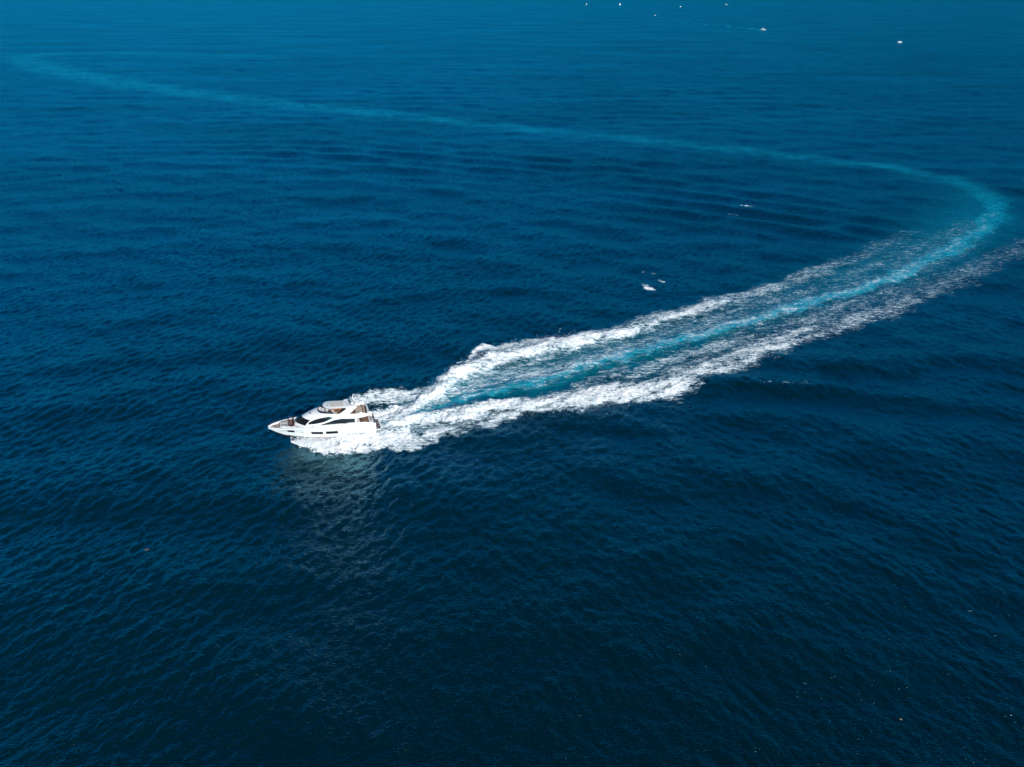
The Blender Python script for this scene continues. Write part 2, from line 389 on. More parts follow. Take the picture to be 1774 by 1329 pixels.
# the rest of the sea all round, coarse
def outer_sea():
    B = 150000.0; t0 = 0.835
    V = []; Fc = []
    def add(p):
        i = len(V); V.extend([(x, y, -0.35) for x, y in p]); Fc.append(tuple(range(i, i+len(p))))
    y1 = yrow[0] + 1.5
    add([(-B, -B), (B, -B), (B, y1), (-B, y1)])
    for s in (-1, 1):
        p = [(s*t0*(y1+60), y1), (s*B, y1), (s*B, 119000), (s*t0*119060, 119000)]
        add(p if s > 0 else p[::-1])
    me = bpy.data.meshes.new('open_sea'); me.from_pydata(V, [], Fc); me.materials.append(MSEA)
    for nm in ('foam', 'aer'): me.attributes.new(nm, 'FLOAT', 'POINT')
    o = bpy.data.objects.new('open_sea', me); C.objects.link(o); tag(o, kind='structure')
outer_sea()

# ------------------------------------------------------------------ materials
MW = mat('white_gelcoat', (0.80, 0.80, 0.79), 0.25, coat=0.4, var=0.02, scale=0.8)
MW2 = mat('white_nonslip_deck', (0.72, 0.71, 0.69), 0.7, var=0.05, scale=6)
MG = mat('dark_glass', (0.010, 0.011, 0.014), 0.12, ior=1.32)
MSM = mat('smoked_glass', (0.035, 0.028, 0.032), 0.10, coat=0.5)
MB = mat('antifouling_paint', (0.018, 0.02, 0.024), 0.55, var=0.2, scale=4)
MT = mat('teak', (0.20, 0.11, 0.065), 0.65, var=0.25, scale=9)
MTP = mat('pale_teak', (0.42, 0.31, 0.24), 0.65, var=0.15, scale=9)
MTD = mat('dark_wet_teak', (0.09, 0.045, 0.035), 0.4, var=0.25, scale=9)
MCG = mat('grey_cushion', (0.36, 0.34, 0.32), 0.85, var=0.08, scale=8, bump=.3)
MCB = mat('beige_cushion', (0.50, 0.40, 0.29), 0.85, var=0.08, scale=8, bump=.3)
MCR = mat('tan_leather', (0.34, 0.14, 0.07), 0.6, var=0.12, scale=8)
MBR = mat('brown_cushion', (0.12, 0.07, 0.05), 0.7, var=0.15, scale=8)
MRF = mat('beige_roof_fabric', (0.62, 0.57, 0.50), 0.9, var=0.05, scale=5)
MS = mat('stainless_steel', (0.62, 0.63, 0.65), 0.18, metal=1.0)
MK = mat('black_plastic', (0.02, 0.02, 0.022), 0.45)

class MB_:
    """collects geometry and links it as one mesh"""
    def __init__(s): s.v = []; s.f = []
    def add(s, v, f):
        k = len(s.v); s.v += [tuple(p) for p in v]; s.f += [tuple(i+k for i in q) for q in f]; return s
    def box(s, x0, x1, y0, y1, z0, z1, taper=0.0):
        t = taper
        v = [(x0,y0,z0),(x1,y0,z0),(x1,y1,z0),(x0,y1,z0),(x0+t,y0+t,z1),(x1-t,y0+t,z1),(x1-t,y1-t,z1),(x0+t,y1-t,z1)]
        return s.add(v, [(3,2,1,0),(4,5,6,7),(0,1,5,4),(1,2,6,5),(2,3,7,6),(3,0,4,7)])
    def tube(s, pts, r, n=6):
        pts = [Vector(p) for p in pts]; V = []; Fc = []
        for i, p in enumerate(pts):
            d = (pts[min(i+1, len(pts)-1)] - pts[max(i-1, 0)]).normalized()
            a = d.orthogonal().normalized(); b = d.cross(a)
            rr = r[i] if isinstance(r, (list, tuple)) else r
            V += [p + (a*math.cos(2*math.pi*k/n) + b*math.sin(2*math.pi*k/n))*rr for k in range(n)]
        for i in range(len(pts)-1):
            for k in range(n): Fc.append((i*n+k, i*n+(k+1) % n, (i+1)*n+(k+1) % n, (i+1)*n+k))
        Fc.append(tuple(range(n))[::-1]); Fc.append(tuple((len(pts)-1)*n+k for k in range(n)))
        return s.add(V, Fc)
    def grid(s, fn, us, vs, flip=False):
        V = [fn(u, v) for u in us for v in vs]; m = len(vs); Fc = []
        for i in range(len(us)-1):
            for j in range(m-1):
                q = (i*m+j, (i+1)*m+j, (i+1)*m+j+1, i*m+j+1); Fc.append(q[::-1] if flip else q)
        return s.add(V, Fc)
    def prism(s, outline, z0, z1):
        n = len(outline); V = [(x, y, z0) for x, y in outline] + [(x, y, z1) for x, y in outline]
        return s.add(V, [tuple(range(n))[::-1], tuple(range(n, 2*n))] + [(i, (i+1) % n, n+(i+1) % n, n+i) for i in range(n)])
    def build(s, name, m, parent=None, smooth_=False, bevel=0.0, label=None):
        me = bpy.data.meshes.new(name); me.from_pydata(s.v, [], s.f); me.materials.append(m)
        b = bmesh.new(); b.from_mesh(me); bmesh.ops.remove_doubles(b, verts=b.verts, dist=1e-4)
        bmesh.ops.recalc_face_normals(b, faces=b.faces)
        if bevel:
            bmesh.ops.bevel(b, geom=[e for e in b.edges if len(e.link_faces) == 2 and e.calc_face_angle(0) > .5], offset=bevel, segments=2, affect='EDGES', clamp_overlap=True)
        b.to_mesh(me); b.free()
        if smooth_:
            me.polygons.foreach_set('use_smooth', np.ones(len(me.polygons), bool))
            me.set_sharp_from_angle(angle=R(38))
        o = bpy.data.objects.new(name, me); C.objects.link(o)
        if parent: o.parent = parent
        if label: o['label'] = label
        return o

def lerp_table(tab):
    xs = [p[0] for p in tab]; ys = [p[1] for p in tab]
    def f(x):
        return float(np.interp(x, xs, ys))
    # light smoothing of the kinks
    def g(x, d=0.5): return (f(x-d) + 2*f(x) + f(x+d))/4
    return g
lin = np.linspace

# ------------------------------------------------------------------ yacht
def make_yacht():
    Y = bpy.data.objects.new('motor_yacht', None); C.objects.link(Y)
    Y.rotation_mode = 'QUATERNION'
    Y.rotation_quaternion = Matrix.Rotation(YAW, 3, 'Z').to_quaternion() @ Matrix.Rotation(-TRIM, 3, 'Y').to_quaternion()
    Y.location = (YPOS[0], YPOS[1], 0.0)
    tag(Y, 'large white motor yacht with hardtop flybridge speeding left ahead of its foaming wake', 'yacht')

    sheer_z = lerp_table([(0, 2.3), (2.8, 2.95), (4.2, 3.36), (6, 3.48), (8, 3.42), (13, 3.36), (18, 3.40), (21, 3.40), (24, 3.28), (26, 3.16), (28.2, 3.08)])
    sheer_y = lerp_table([(0, 2.85), (4, 3.08), (9, 3.25), (14, 3.28), (18, 3.08), (21, 2.74), (23.5, 2.28), (25.5, 1.70), (27, 1.02), (27.8, .45), (28.1, .02)])
    chine_z = lerp_table([(0, -.62), (10, -.6), (15, -.5), (19, -.30), (22, .0), (24.2, .45), (26.5, 1.4), (28, 2.4)])
    chine_y = lerp_table([(0, 2.72), (10, 2.85), (15, 2.62), (19, 1.95), (22, 1.18), (24.5, .55), (26.5, .16), (28, .0)])
    keel_z = lerp_table([(0, -1.5), (12, -1.75), (18, -1.5), (22, -1.0), (24, -.65), (25.5, .25), (27, 1.5), (28, 2.6)])
    def side(x, t):
        """hull topside point at station x, t 0 chine .. 1 sheer, with flare forward"""
        fl = 0.22*np.interp(x, [10, 22, 28], [0, 1, .7])
        yc, ys = chine_y(x), sheer_y(x)
        tt = t - fl*math.sin(math.pi*t)*1.0
        return yc + (ys - yc)*tt, chine_z(x) + (sheer_z(x) - chine_z(x))*t
    def hull_y(x, z):
        t = (z - chine_z(x))/max(1e-3, sheer_z(x) - chine_z(x)); return side(x, min(max(t, 0), 1))[0]
    xs = list(lin(1.6, 27.6, 66)) + [27.8, 27.95, 28.05]
    ts = list(lin(0, 1, 12))
    hull = MB_()
    for sg in (-1, 1):
        hull.grid(lambda x, t: (x, sg*max(.004, side(x, t)[0]), side(x, t)[1]), xs, ts)
        # bulwark cap and inner face
        hull.grid(lambda x, t: (x, sg*max(.003, sheer_y(x) - .16*t), sheer_z(x) + .02*math.sin(math.pi*t)), xs, [0, .5, 1])
        hull.grid(lambda x, t: (x, sg*max(.002, sheer_y(x) - .16), sheer_z(x) - .62*t), xs, [0, 1])
    # transom
    hull.grid(lambda y, t: (1.6 + .0*t, y*(chine_y(1.6)+(sheer_y(1.6)-chine_y(1.6))*t), chine_z(1.6)+(sheer_z(1.6)-chine_z(1.6))*t), lin(-1, 1, 7), lin(0, 1, 4))
    ho = hull.build('hull', MW, Y, True)
    bot = MB_()
    for sg in (-1, 1):
        bot.grid(lambda x, t: (x, sg*max(.003, chine_y(x)*t), keel_z(x)+(chine_z(x)-keel_z(x))*t), [x for x in xs if x < 27], lin(0, 1, 4))
    bot.grid(lambda y, t: (1.6, y*chine_y(1.6)*t, keel_z(1.6)+(chine_z(1.6)-keel_z(1.6))*t), [-1, 0, 1], [0, 1])
    bot.build('hull_bottom', MB, ho, True)
    # boot stripe and rubbing strake
    for sg in (-1, 1):
        MB_().grid(lambda x, t: (x, sg*(side(x, .02+.05*t)[0] + .015), side(x, .02+.05*t)[1]), lin(1.7, 23.6, 50), [0, 1]).build('boot_stripe', MB, ho, True)
        MB_().tube([(x, sg*(side(x, .93)[0]+.01), side(x, .93)[1]) for x in lin(2.2, 27.6, 40)], .035, 5).build('rubbing_strake', MS, ho, True)
    # hull windows
    def hull_window(xa, xb, z0, z1, slant=.18, name='hull_window'):
        for sg in (-1, 1):
            fr = MB_().grid(lambda x, t: (x - .0 + slant*(t-.5), sg*(hull_y(x, z0(x)-.05+(z1(x)-z0(x)+.1)*t)+.012), z0(x)-.05+(z1(x)-z0(x)+.1)*t), lin(xa-.08, xb+.08, 9), lin(0, 1, 4))
            f = fr.build(name, MK, ho, True)
            MB_().grid(lambda x, t: (x + slant*(t-.5), sg*(hull_y(x, z0(x)+(z1(x)-z0(x))*t)+.03), z0(x)+(z1(x)-z0(x))*t), lin(xa, xb, 9), lin(0, 1, 4)).build('pane', MG, f, True)
    hull_window(15.05, 17.75, lambda x: .80+.025*(x-15), lambda x: 1.52+.03*(x-15))
    hull_window(11.35, 14.2, lambda x: .72+.025*(x-11), lambda x: 1.44+.03*(x-11))
    hull_window(21.95, 23.45, lambda x: 1.36+.10*(x-22), lambda x: 2.05+.08*(x-22), .1)
    for px, pz in ((20.0, 1.42), (10.75, 1.12), (4.6, 1.95)):
        for sg in (-1, 1):
            MB_().grid(lambda x, t: (x, sg*(hull_y(x, pz+t)+.02), pz+t), lin(px-.22, px+.22, 4), lin(-.08, .08, 3)).build('porthole', MG, ho, True)
    # main deck
    dz = lambda x: sheer_z(x) - .38
    dk = MB_()
    dk.grid(lambda x, y: (x, y*max(.003, sheer_y(x)-.15), dz(x) if x > 5.5 else 2.0), [x for x in xs if x > 5.4], lin(-1, 1, 5))
    deck = dk.build('main_deck', MW2, Y, True)
    MB_().grid(lambda x, y: (x, y*max(.003, sheer_y(x)-.2), dz(x)+.012), lin(25.2, 27.3, 8), [-1, 0, 1]).build('bow_teak', MTP, deck)
    # side deck teak
    for sg in (-1, 1):
        MB_().grid(lambda x, y: (x, sg*(sheer_y(x)-.18-.32*y), dz(x)+.012), lin(7, 20.5, 20), [0, 1]).build('side_deck', MT, deck)
    # cockpit
    ck = MB_(); ck.box(2.2, 7.6, -2.9, 2.9, 1.55, 1.72); ck.build('cockpit_floor', MT, deck)
    # transom steps / bathing platform
    pl = MB_().prism([(1.65, -2.7), (1.65, 2.7), (.35, 2.55), (.12, 2.1), (.12, -2.1), (.35, -2.55)], .30, .52); plo = pl.build('swim_platform', MW, Y, bevel=.05)
    for k in range(9):
        y0 = -2.4 + k*.535
        MB_().box(.28, 1.55, y0, y0+.50, .505, .535).build('teak_board', MTD, plo)
    for sg in (-1, 1):
        st = MB_()
        for k in range(4): st = st.box(1.6+k*.28, 1.6+(k+1)*.28, sg*1.75-.5, sg*1.75+.5, .5, .80+k*.29)
        st.box(1.6, 3.0, sg*2.35-.12, sg*2.35+.12, .3, 2.1)
        st.build('transom_steps', MW, Y, bevel=.02)
    MB_().box(1.58, 2.3, -1.2, 1.2, .45, 1.75).build('garage_door', MW, Y, bevel=.06)
    MB_().box(1.545, 1.60, -1.0, 1.0, .75, 1.45).build('name_panel', MG, Y)
    # aft sofa and table
    MB_().box(2.35, 3.1, -1.3, 1.3, 1.70, 2.15).box(2.3, 2.5, -1.3, 1.3, 2.1, 2.62).build('aft_sofa', MW2, Y, bevel=.05)
    tb = MB_().box(3.7, 5.0, -.8, .8, 2.38, 2.46).build('aft_table', MT, Y, bevel=.03); MB_().tube([(4.35, 0, 1.7), (4.35, 0, 2.4)], .12, 8).build('leg', MS, tb)
    for cx_, cy_ in ((5.3, .5), (5.3, -.5), (4.4, 1.25), (4.4, -1.25)):
        MB_().box(cx_-.25, cx_+.25, cy_-.25, cy_+.25, 2.05, 2.18).box(cx_+.18, cx_+.26, cy_-.25, cy_+.25, 2.18, 2.6).box(cx_-.2, cx_+.2, cy_-.2, cy_+.2, 1.72, 2.05).build('cockpit_chair', MBR, Y)

    # deckhouse: cowl heights along the centre line
    zt = lerp_table([(5, 5.0), (10, 5.05), (13, 5.25), (15.4, 6.35), (16.4, 6.46), (18.0, 6.0), (19.85, 5.05), (21.35, 3.98), (21.6, 3.55), (21.85, 2.95)])
    wt = lerp_table([(5, 2.40), (10, 2.36), (14, 2.24), (17, 2.12), (19.3, 2.18), (20.8, 2.34), (21.4, 2.44)])
    wb = lerp_table([(5, 2.72), (12, 2.76), (16, 2.72), (19.3, 2.50), (20.8, 2.46), (21.4, 2.48)])
    def cowl(xp, y):
        k = .39*np.interp(xp, [11, 15, 18], [0, .45, 1])
        yy = y*wt(xp)
        return (xp - k*yy*yy, yy, zt(xp) - .045*yy*yy*np.interp(xp, [12, 16], [.3, 1]))
    xps = list(lin(6.4, 14, 16)) + list(lin(14.3, 21.85, 42))
    house = MB_(); house.grid(cowl, xps, lin(-1, 1, 17))
    def wall(xp, t, sg):
        a = cowl(xp, sg); zb = 2.95
        bxx = a[0]; yb = sg*wb(xp); q = t**.8
        return (bxx, a[1] + (yb - a[1])*q, a[2] + (zb - a[2])*t)
    for sg in (-1, 1): house.grid(lambda x, t: wall(x, t, sg), xps, lin(0, 1, 7))
    house.grid(lambda y, t: (6.4, y*(wt(6.4)+(wb(6.4)-wt(6.4))*t**.8), zt(6.4)+(1.72-zt(6.4))*t), lin(-1, 1, 9), lin(0, 1, 5))
    hs = house.build('deckhouse', MW, Y, True)
    MB_().box(6.35, 6.39, -1.7, 1.7, 1.75, 4.4).build('saloon_door', MG, hs)
    # map from x,z to wall
    def wall_y(x, z):
        lo, hi = x, x + 2.4
        for _ in range(30):
            m_ = (lo+hi)/2
            if cowl(m_, 1)[0] < x: lo = m_
            else: hi = m_
        a = cowl(lo, 1); t = min(max((z - a[2])/(2.95 - a[2]), 0), 1)
        return a[1] + (wb(lo) - a[1])*t**.8, a[2]
    # windscreen: three panes
    for a, b in ((-.995, -.34), (-.33, .33), (.34, .995)):
        g = MB_(); g.grid(lambda xp, y: (lambda c: (c[0]+.02, c[1], c[2]+.03))(cowl(xp, y)), lin(19.75, 21.36, 7), lin(a, b, 8)); g.build('windscreen_pane', MG, hs, True)
    for y in (-.6, .0, .6):
        MB_().tube([(lambda c: (c[0]+.04, c[1], c[2]+.07))(cowl(xp, y)) for xp in lin(20.4, 21.4, 4)], .022, 4).build('wiper', MK, hs)
    def side_window(top, botm, xa, xb, panes, name, off=.03):
        for sg in (-1, 1):
            edges = lin(xa, xb, panes+1)
            for a, b in zip(edges[:-1], edges[1:]):
                gap = .0
                def fn(x, t):
                    z = botm(x) + (top(x)-botm(x))*t
                    yy, zm = wall_y(x, z); return (x, sg*(yy+off), z)
                MB_().grid(fn, lin(a+gap, b-gap, 9), lin(0, 1, 6)).build(name, MG, hs, True)
    up_t = lambda x: np.interp(x, [11.7, 13, 14.2, 15.6, 17.0, 18.15, 18.5], [5.42, 5.50, 5.46, 5.28, 4.92, 4.45, 4.1])
    up_b = lambda x: np.interp(x, [11.7, 13, 14.2, 15.6, 17.0, 18.0, 18.5], [5.32, 4.78, 4.30, 3.98, 3.80, 3.80, 3.86])
    side_window(up_t, up_b, 11.8, 18.4, 3, 'upper_side_window')
    lo_t = lambda x: np.interp(x, [6.5, 8, 10, 12, 13.6, 15.7], [4.50, 4.60, 4.66, 4.46, 4.05, 3.42])
    lo_b = lambda x: np.interp(x, [6.5, 9, 13, 15.7], [3.36, 3.36, 3.38, 3.40])
    side_window(lo_t, lo_b, 6.9, 15.5, 4, 'saloon_window')
    # brow hatch on the cowl
    MB_().grid(lambda xp, y: (lambda c: (c[0], c[1], c[2]+.03))(cowl(xp, y)), lin(17.6, 18.05, 3), lin(.10, .34, 3)).build('roof_hatch', MSM, hs)

    # flybridge shell
    f_t = lerp_table([(3.4, 5.62), (5, 5.80), (8, 5.98), (10, 6.06), (12, 6.16), (14, 6.28), (16, 6.36)])
    f_b = lerp_table([(3.4, 5.0), (4.2, 4.74), (6, 4.54), (8, 4.52), (10, 4.72), (11.5, 4.80), (13, 5.35), (16, 6.0)])
    f_y = lerp_table([(3.4, 2.62), (4.2, 2.86), (7, 2.95), (10, 2.80), (13, 2.42), (15, 2.0), (16, 1.5)])
    fly = MB_(); fx = list(lin(3.4, 15.6, 40))
    for sg in (-1, 1):
        fly.grid(lambda x, t: (x, sg*(f_y(x) - .14*(1-t)**2 + .06*math.sin(math.pi*t) - .1*t), f_b(x)+(f_t(x)-f_b(x))*t), fx, lin(0, 1, 6))
        fly.grid(lambda x, t: (x, sg*(f_y(x)-.1-.14*t), f_t(x)+.03*math.sin(math.pi*t)), fx, [0, .5, 1])
        fly.grid(lambda x, t: (x, sg*(f_y(x)-.24), f_t(x)+(5.12-f_t(x))*t), fx, [0, 1])
    fly.grid(lambda y, t: (3.4-.25*t+.2*y*y, y*(f_y(3.4)-.1), 5.0+.66*t), lin(-1, 1, 9), lin(0, 1, 4))
    fly.grid(lambda y, t: (3.6+.2*y*y, y*(f_y(3.4)-.2), 5.0+.66*t), lin(-1, 1, 9), [0, 1])
    fly.grid(lambda y, t: (3.15+.45*t+.2*y*y, y*(f_y(3.4)-.12), 5.66), lin(-1, 1, 9), [0, 1])
    fl = fly.build('flybridge', MW, Y, True)
    MB_().grid(lambda x, y: (x, y*(f_y(x)-.2), 5.12), lin(3.5, 15.3, 20), [-1, 0, 1]).build('flybridge_floor', MT, fl)
    MB_().grid(lambda x, y: (x, y*(f_y(x)-.27), f_b(x)+.02 if x < 11 else 4.8), lin(3.5, 11, 14), lin(-1, 1, 5)).build('overhang_underside', MW, fl)
    # fly windscreen
    def fw_(a, t):
        th = a*1.95
        return (13.0 + 3.05*max(math.cos(th), -.2)**.8 if math.cos(th) > 0 else 13.0 + 2.2*math.cos(th), 2.02*math.sin(th) if abs(th) < math.pi/2 else math.copysign(2.02+.16*(abs(th)-math.pi/2), th), 6.10 + .62*t)
    def fwp(a, t):
        x, y, z = fw_(a, t); k = 1 - .10*t
        return (12.4 + (x-12.4)*k, y*(1-.04*t), z + .10*(x > 14))
    for a, b in ((-1, -.45), (-.44, .44), (.45, 1)):
        MB_().grid(fwp, lin(a, b, 10), [0, .5, 1]).build('flybridge_windscreen', MSM, fl, True)
    # helm, seats, tables on the flybridge
    MB_().box(13.9, 15.1, -1.0, 1.3, 5.13, 6.35, .18).build('helm_console', MW, fl, bevel=.06)
    MB_().box(13.86, 14.25, -.2, 1.1, 6.15, 6.42, .08).build('instrument_panel', MK, fl)
    for y in (-.1, .85):
        MB_().box(12.6, 13.2, y-.3, y+.3, 5.6, 5.8).box(12.5, 12.68, y-.3, y+.3, 5.75, 6.5).box(12.8, 13.0, y-.1, y+.1, 5.13, 5.6).build('helm_seat', MBR, fl, bevel=.04)
    MB_().box(9.6, 12.0, 1.35, 2.1, 5.13, 5.62).box(9.6, 12.0, 1.95, 2.2, 5.6, 6.02).build('port_settee', MCR, fl, bevel=.05)
    MB_().box(9.6, 12.2, -2.1, -1.35, 5.13, 5.62).box(9.6, 12.2, -2.25, -2.0, 5.6, 6.02).build('starboard_settee', MCR, fl, bevel=.05)
    MB_().box(10.2, 11.5, -.3, .9, 5.75, 5.83).box(10.75, 10.95, .2, .4, 5.13, 5.76).build('flybridge_table', MT, fl, bevel=.02)
    MB_().box(4.4, 6.6, -1.5, 1.9, 5.13, 5.58).box(4.2, 4.55, -1.6, 2.0, 5.5, 5.95).build('aft_sunpad', MCB, fl, bevel=.06)
    MB_().box(5.0, 5.7, 1.95, 2.35, 5.13, 5.95).build('wet_bar', MW, fl, bevel=.05)
    MB_().box(6.9, 7.8, -1.9, -.2, 5.13, 5.6).build('aft_bench', MCB, fl, bevel=.05)
    # hardtop
    def ht_out(k=1.0):
        o = []
        for i in range(25):
            a = -math.pi/2 + math.pi*i/24
            o.append((12.5 + 2.05*k*math.cos(a)**.8 if math.cos(a) > 1e-6 else 12.5, 1.98*k*math.sin(a)))
        return o + [(9.2+.1*(1-k), 1.98*k), (8.75, 1.5*k), (8.75, -1.5*k), (9.2+.1*(1-k), -1.98*k)]
    htp = MB_(); base = ht_out(.93); mid = ht_out(1.0); top = ht_out(.84); n = len(base)
    zc = lambda x: 7.30 + .045*(x-9)
    htp.add([(x, y, zc(x)) for x, y in base] + [(x, y, zc(x)+.14) for x, y in mid] + [(x, y, zc(x)+.25) for x, y in top],
            [tuple(range(n))[::-1], tuple(range(2*n, 3*n))] + [(r*n+i, r*n+(i+1) % n, (r+1)*n+(i+1) % n, (r+1)*n+i) for r in (0, 1) for i in range(n)])
    ht = htp.build('hardtop', MW, Y, True)
    for k in range(6):
        x0 = 9.45 + k*.56
        MB_().add([(x0, -1.35, zc(x0)+.252), (x0+.53, -1.35, zc(x0+.53)+.252), (x0+.53, 1.35, zc(x0+.53)+.252), (x0, 1.35, zc(x0)+.252),
                   (x0+.03, -1.32, zc(x0)+.285), (x0+.50, -1.32, zc(x0+.53)+.285), (x0+.50, 1.32, zc(x0+.53)+.285), (x0+.03, 1.32, zc(x0)+.285)],
                  [(3,2,1,0),(4,5,6,7),(0,1,5,4),(1,2,6,5),(2,3,7,6),(3,0,4,7)]).build('roof_panel', MRF, ht)
    MB_().box(13.3, 13.5, .35, .6, zc(13.5)+.22, zc(13.5)+.36).build('searchlight', MK, ht)
    # arch legs, raked so that the foot lies forward of the head
    for sg in (-1, 1):
        pts = [((8.2, 5.85), (11.0, 5.98)), ((7.6, 6.35), (9.9, 6.50)), ((6.9, 6.9), (9.0, 7.05)), ((6.2, 7.42), (9.0, 7.42)), ((6.35, 7.60), (9.2, 7.72))]
        g = MB_(); V = []
        yo = lambda z: 2.52 - .34*(z-5.9)
        for (xa, za), (xb, zb) in pts:
            y = yo((za+zb)/2)
            V += [(xa, sg*y, za), (xb, sg*y, zb), (xb, sg*(y-.24), zb), (xa, sg*(y-.24), za)]
        Fc = []
        for i in range(len(pts)-1):
            for k in range(4): Fc.append((i*4+k, i*4+(k+1) % 4, i*4+4+(k+1) % 4, i*4+4+k))
        Fc += [(3, 2, 1, 0), tuple(len(V)-4+k for k in range(4))]
        g.add(V, Fc).build('arch_leg', MW, Y, True, bevel=.05)
    MB_().box(6.5, 8.9, -1.85, 1.85, 7.40, 7.62, .12).build('arch_bridge', MW, Y, bevel=.05)
    # mast, radar, domes, aerials
    ms = MB_().box(6.7, 7.9, -.6, .6, 7.6, 8.25, .2); mo = ms.build('radar_mast', MK, Y)
    def dome(x, y, z, r, nm):
        d = MB_(); d.grid(lambda a, b: (x + r*math.cos(a)*math.cos(b), y + r*math.sin(a)*math.cos(b), z + r*1.05*math.sin(b)), lin(0, 2*math.pi, 13), lin(-.7, math.pi/2, 7))
        d.build(nm, MW, mo, True)
    dome(7.3, .95, 8.10, .36, 'satellite_dome'); dome(7.3, -.95, 8.10, .36, 'satellite_dome')
    MB_().box(7.35, 7.65, -.95, .95, 8.72, 8.86).build('radar_scanner', MW, mo, bevel=.03)
    MB_().tube([(7.5, 0, 8.2), (7.5, 0, 8.75)], .14, 8).build('radar_pedestal', MW, mo)
    for y in (-1.0, 1.0):
        MB_().tube([(7.1, y*.3, 8.1), (7.0, y*.8, 8.7), (6.7, y*1.15, 9.55)], [.16, .13, .08], 6).build('antenna_arm', MW, mo)
        MB_().tube([(8.0, y*1.3, 7.6), (7.6, y*1.3, 9.0)], .02, 4).build('whip_aerial', MW, mo)
    # foredeck lounge and sunpads
    fd = dz(22)
    MB_().prism([(21.5, -2.1), (21.5, 2.1), (22.9, 1.85), (24.6, 1.35), (25.2, .95), (25.2, -.95), (24.6, -1.35), (22.9, -1.85)], fd-.15, fd+.34).build('foredeck_trunk', MW, Y, bevel=.08)
    for sg in (-1, 1):
        MB_().prism([(23.2, sg*.22), (23.2, sg*1.65), (24.45, sg*1.22), (24.9, sg*.9), (24.9, sg*.22)], fd+.33, fd+.50).build('foredeck_sunpad', MCG, Y, bevel=.05)
    MB_().box(22.92, 23.14, -1.7, 1.7, fd+.32, fd+.72).build('sunpad_backrest', MBR, Y, bevel=.05)
    MB_().box(22.15, 22.88, -1.75, 1.75, fd+.335, fd+.36).build('lounge_floor', MTD, Y)
    MB_().box(21.72, 22.12, -1.75, 1.75, fd+.33, fd+.62).box(21.68, 21.83, -1.75, 1.75, fd+.6, fd+.95).build('lounge_sofa', MBR, Y, bevel=.04)
    for sg in (-1, 1):
        MB_().box(22.3, 22.7, sg*.55-.3, sg*.55+.3, fd+.62, fd+.67).box(22.44, 22.56, sg*.55-.06, sg*.55+.06, fd+.34, fd+.62).build('lounge_table', MCR, Y)
    # anchor, windlass, cleats
    MB_().tube([(27.7, 0, 2.5), (28.15, 0, 2.2), (28.2, 0, 1.75)], .07, 6).box(28.08, 28.28, -.35, .35, 1.6, 1.85, .05).build('anchor', MS, Y)
    MB_().tube([(26.4, 0, dz(26.4)), (26.4, 0, dz(26.4)+.3)], [.16, .12], 8).build('windlass', MS, Y)
    for x in (3.4, 9.5, 17.5, 26.2):
        for sg in (-1, 1):
            MB_().tube([(x-.22, sg*(sheer_y(x)-.08), sheer_z(x)+.1), (x+.22, sg*(sheer_y(x)-.08), sheer_z(x)+.1)], .035, 5).tube([(x, sg*(sheer_y(x)-.08), sheer_z(x)), (x, sg*(sheer_y(x)-.08), sheer_z(x)+.1)], .05, 5).build('cleat', MS, Y)
    # guard rails
    for sg in (-1, 1):
        r = MB_(); pr = [(x, sg*max(.02, sheer_y(x)-.08), sheer_z(x)+.55*np.interp(x, [9, 12, 28], [.25, .8, 1])) for x in lin(9, 27.9, 26)]
        r.tube(pr, .022, 4)
        for x in lin(9.5, 27.5, 15): r.tube([(x, sg*max(.02, sheer_y(x)-.08), sheer_z(x)), (x, sg*max(.02, sheer_y(x)-.08), sheer_z(x)+.55*np.interp(x, [9, 12, 28], [.25, .8, 1]))], .016, 4)
        r.build('guard_rail', MS, Y, True)
    fr = MB_(); fr.tube([(7.6, 2.65, 6.35), (4.6, 2.6, 6.25), (3.5, 2.2, 6.15), (3.35, 0, 6.15), (3.5, -2.2, 6.15), (4.6, -2.6, 6.25), (7.6, -2.65, 6.35)], .025, 5)
    for x, y in ((6, 2.62), (4.6, 2.6), (3.5, 2.2), (3.35, 0), (3.5, -2.2), (4.6, -2.6), (6, -2.62)): fr.tube([(x, y, 5.6), (x, y, 6.25)], .018, 4)
    fr.build('aft_rail', MS, fl)
    return Y
make_yacht()

# ------------------------------------------------------------------ spray thrown clear of the water
def spray(name, n, fn, label):
    V = []; Fc = []
    base = np.array([(1,0,0),(-.5,.87,0),(-.5,-.87,0),(0,0,1.1),(0,0,-1.1)])
    bf = [(0,1,3),(1,2,3),(2,0,3),(1,0,4),(2,1,4),(0,2,4)]
    for i in range(n):
        p, r = fn()
        if p is None: continue
        rot = Matrix.Rotation(random.uniform(0, 6.28), 3, Vector((random.gauss(0,1), random.gauss(0,1), random.gauss(0,1))).normalized())
        k = len(V); sc = (random.uniform(.7, 1.6), random.uniform(.6, 1.1), random.uniform(.5, 1))
        V += [tuple(rot @ Vector((b[0]*r*sc[0], b[1]*r*sc[1], b[2]*r*sc[2])) + p) for b in base]
        Fc += [(a+k, b+k, c+k) for a, b, c in bf]
    me = bpy.data.meshes.new(name); me.from_pydata(V, [], Fc); me.materials.append(MSPR)
    o = bpy.data.objects.new(name, me); C.objects.link(o); return tag(o, label, 'spray', kind='stuff')
MSPR = mat('spray_water', (0.86, 0.88, 0.90), 0.9, var=.03, scale=2)
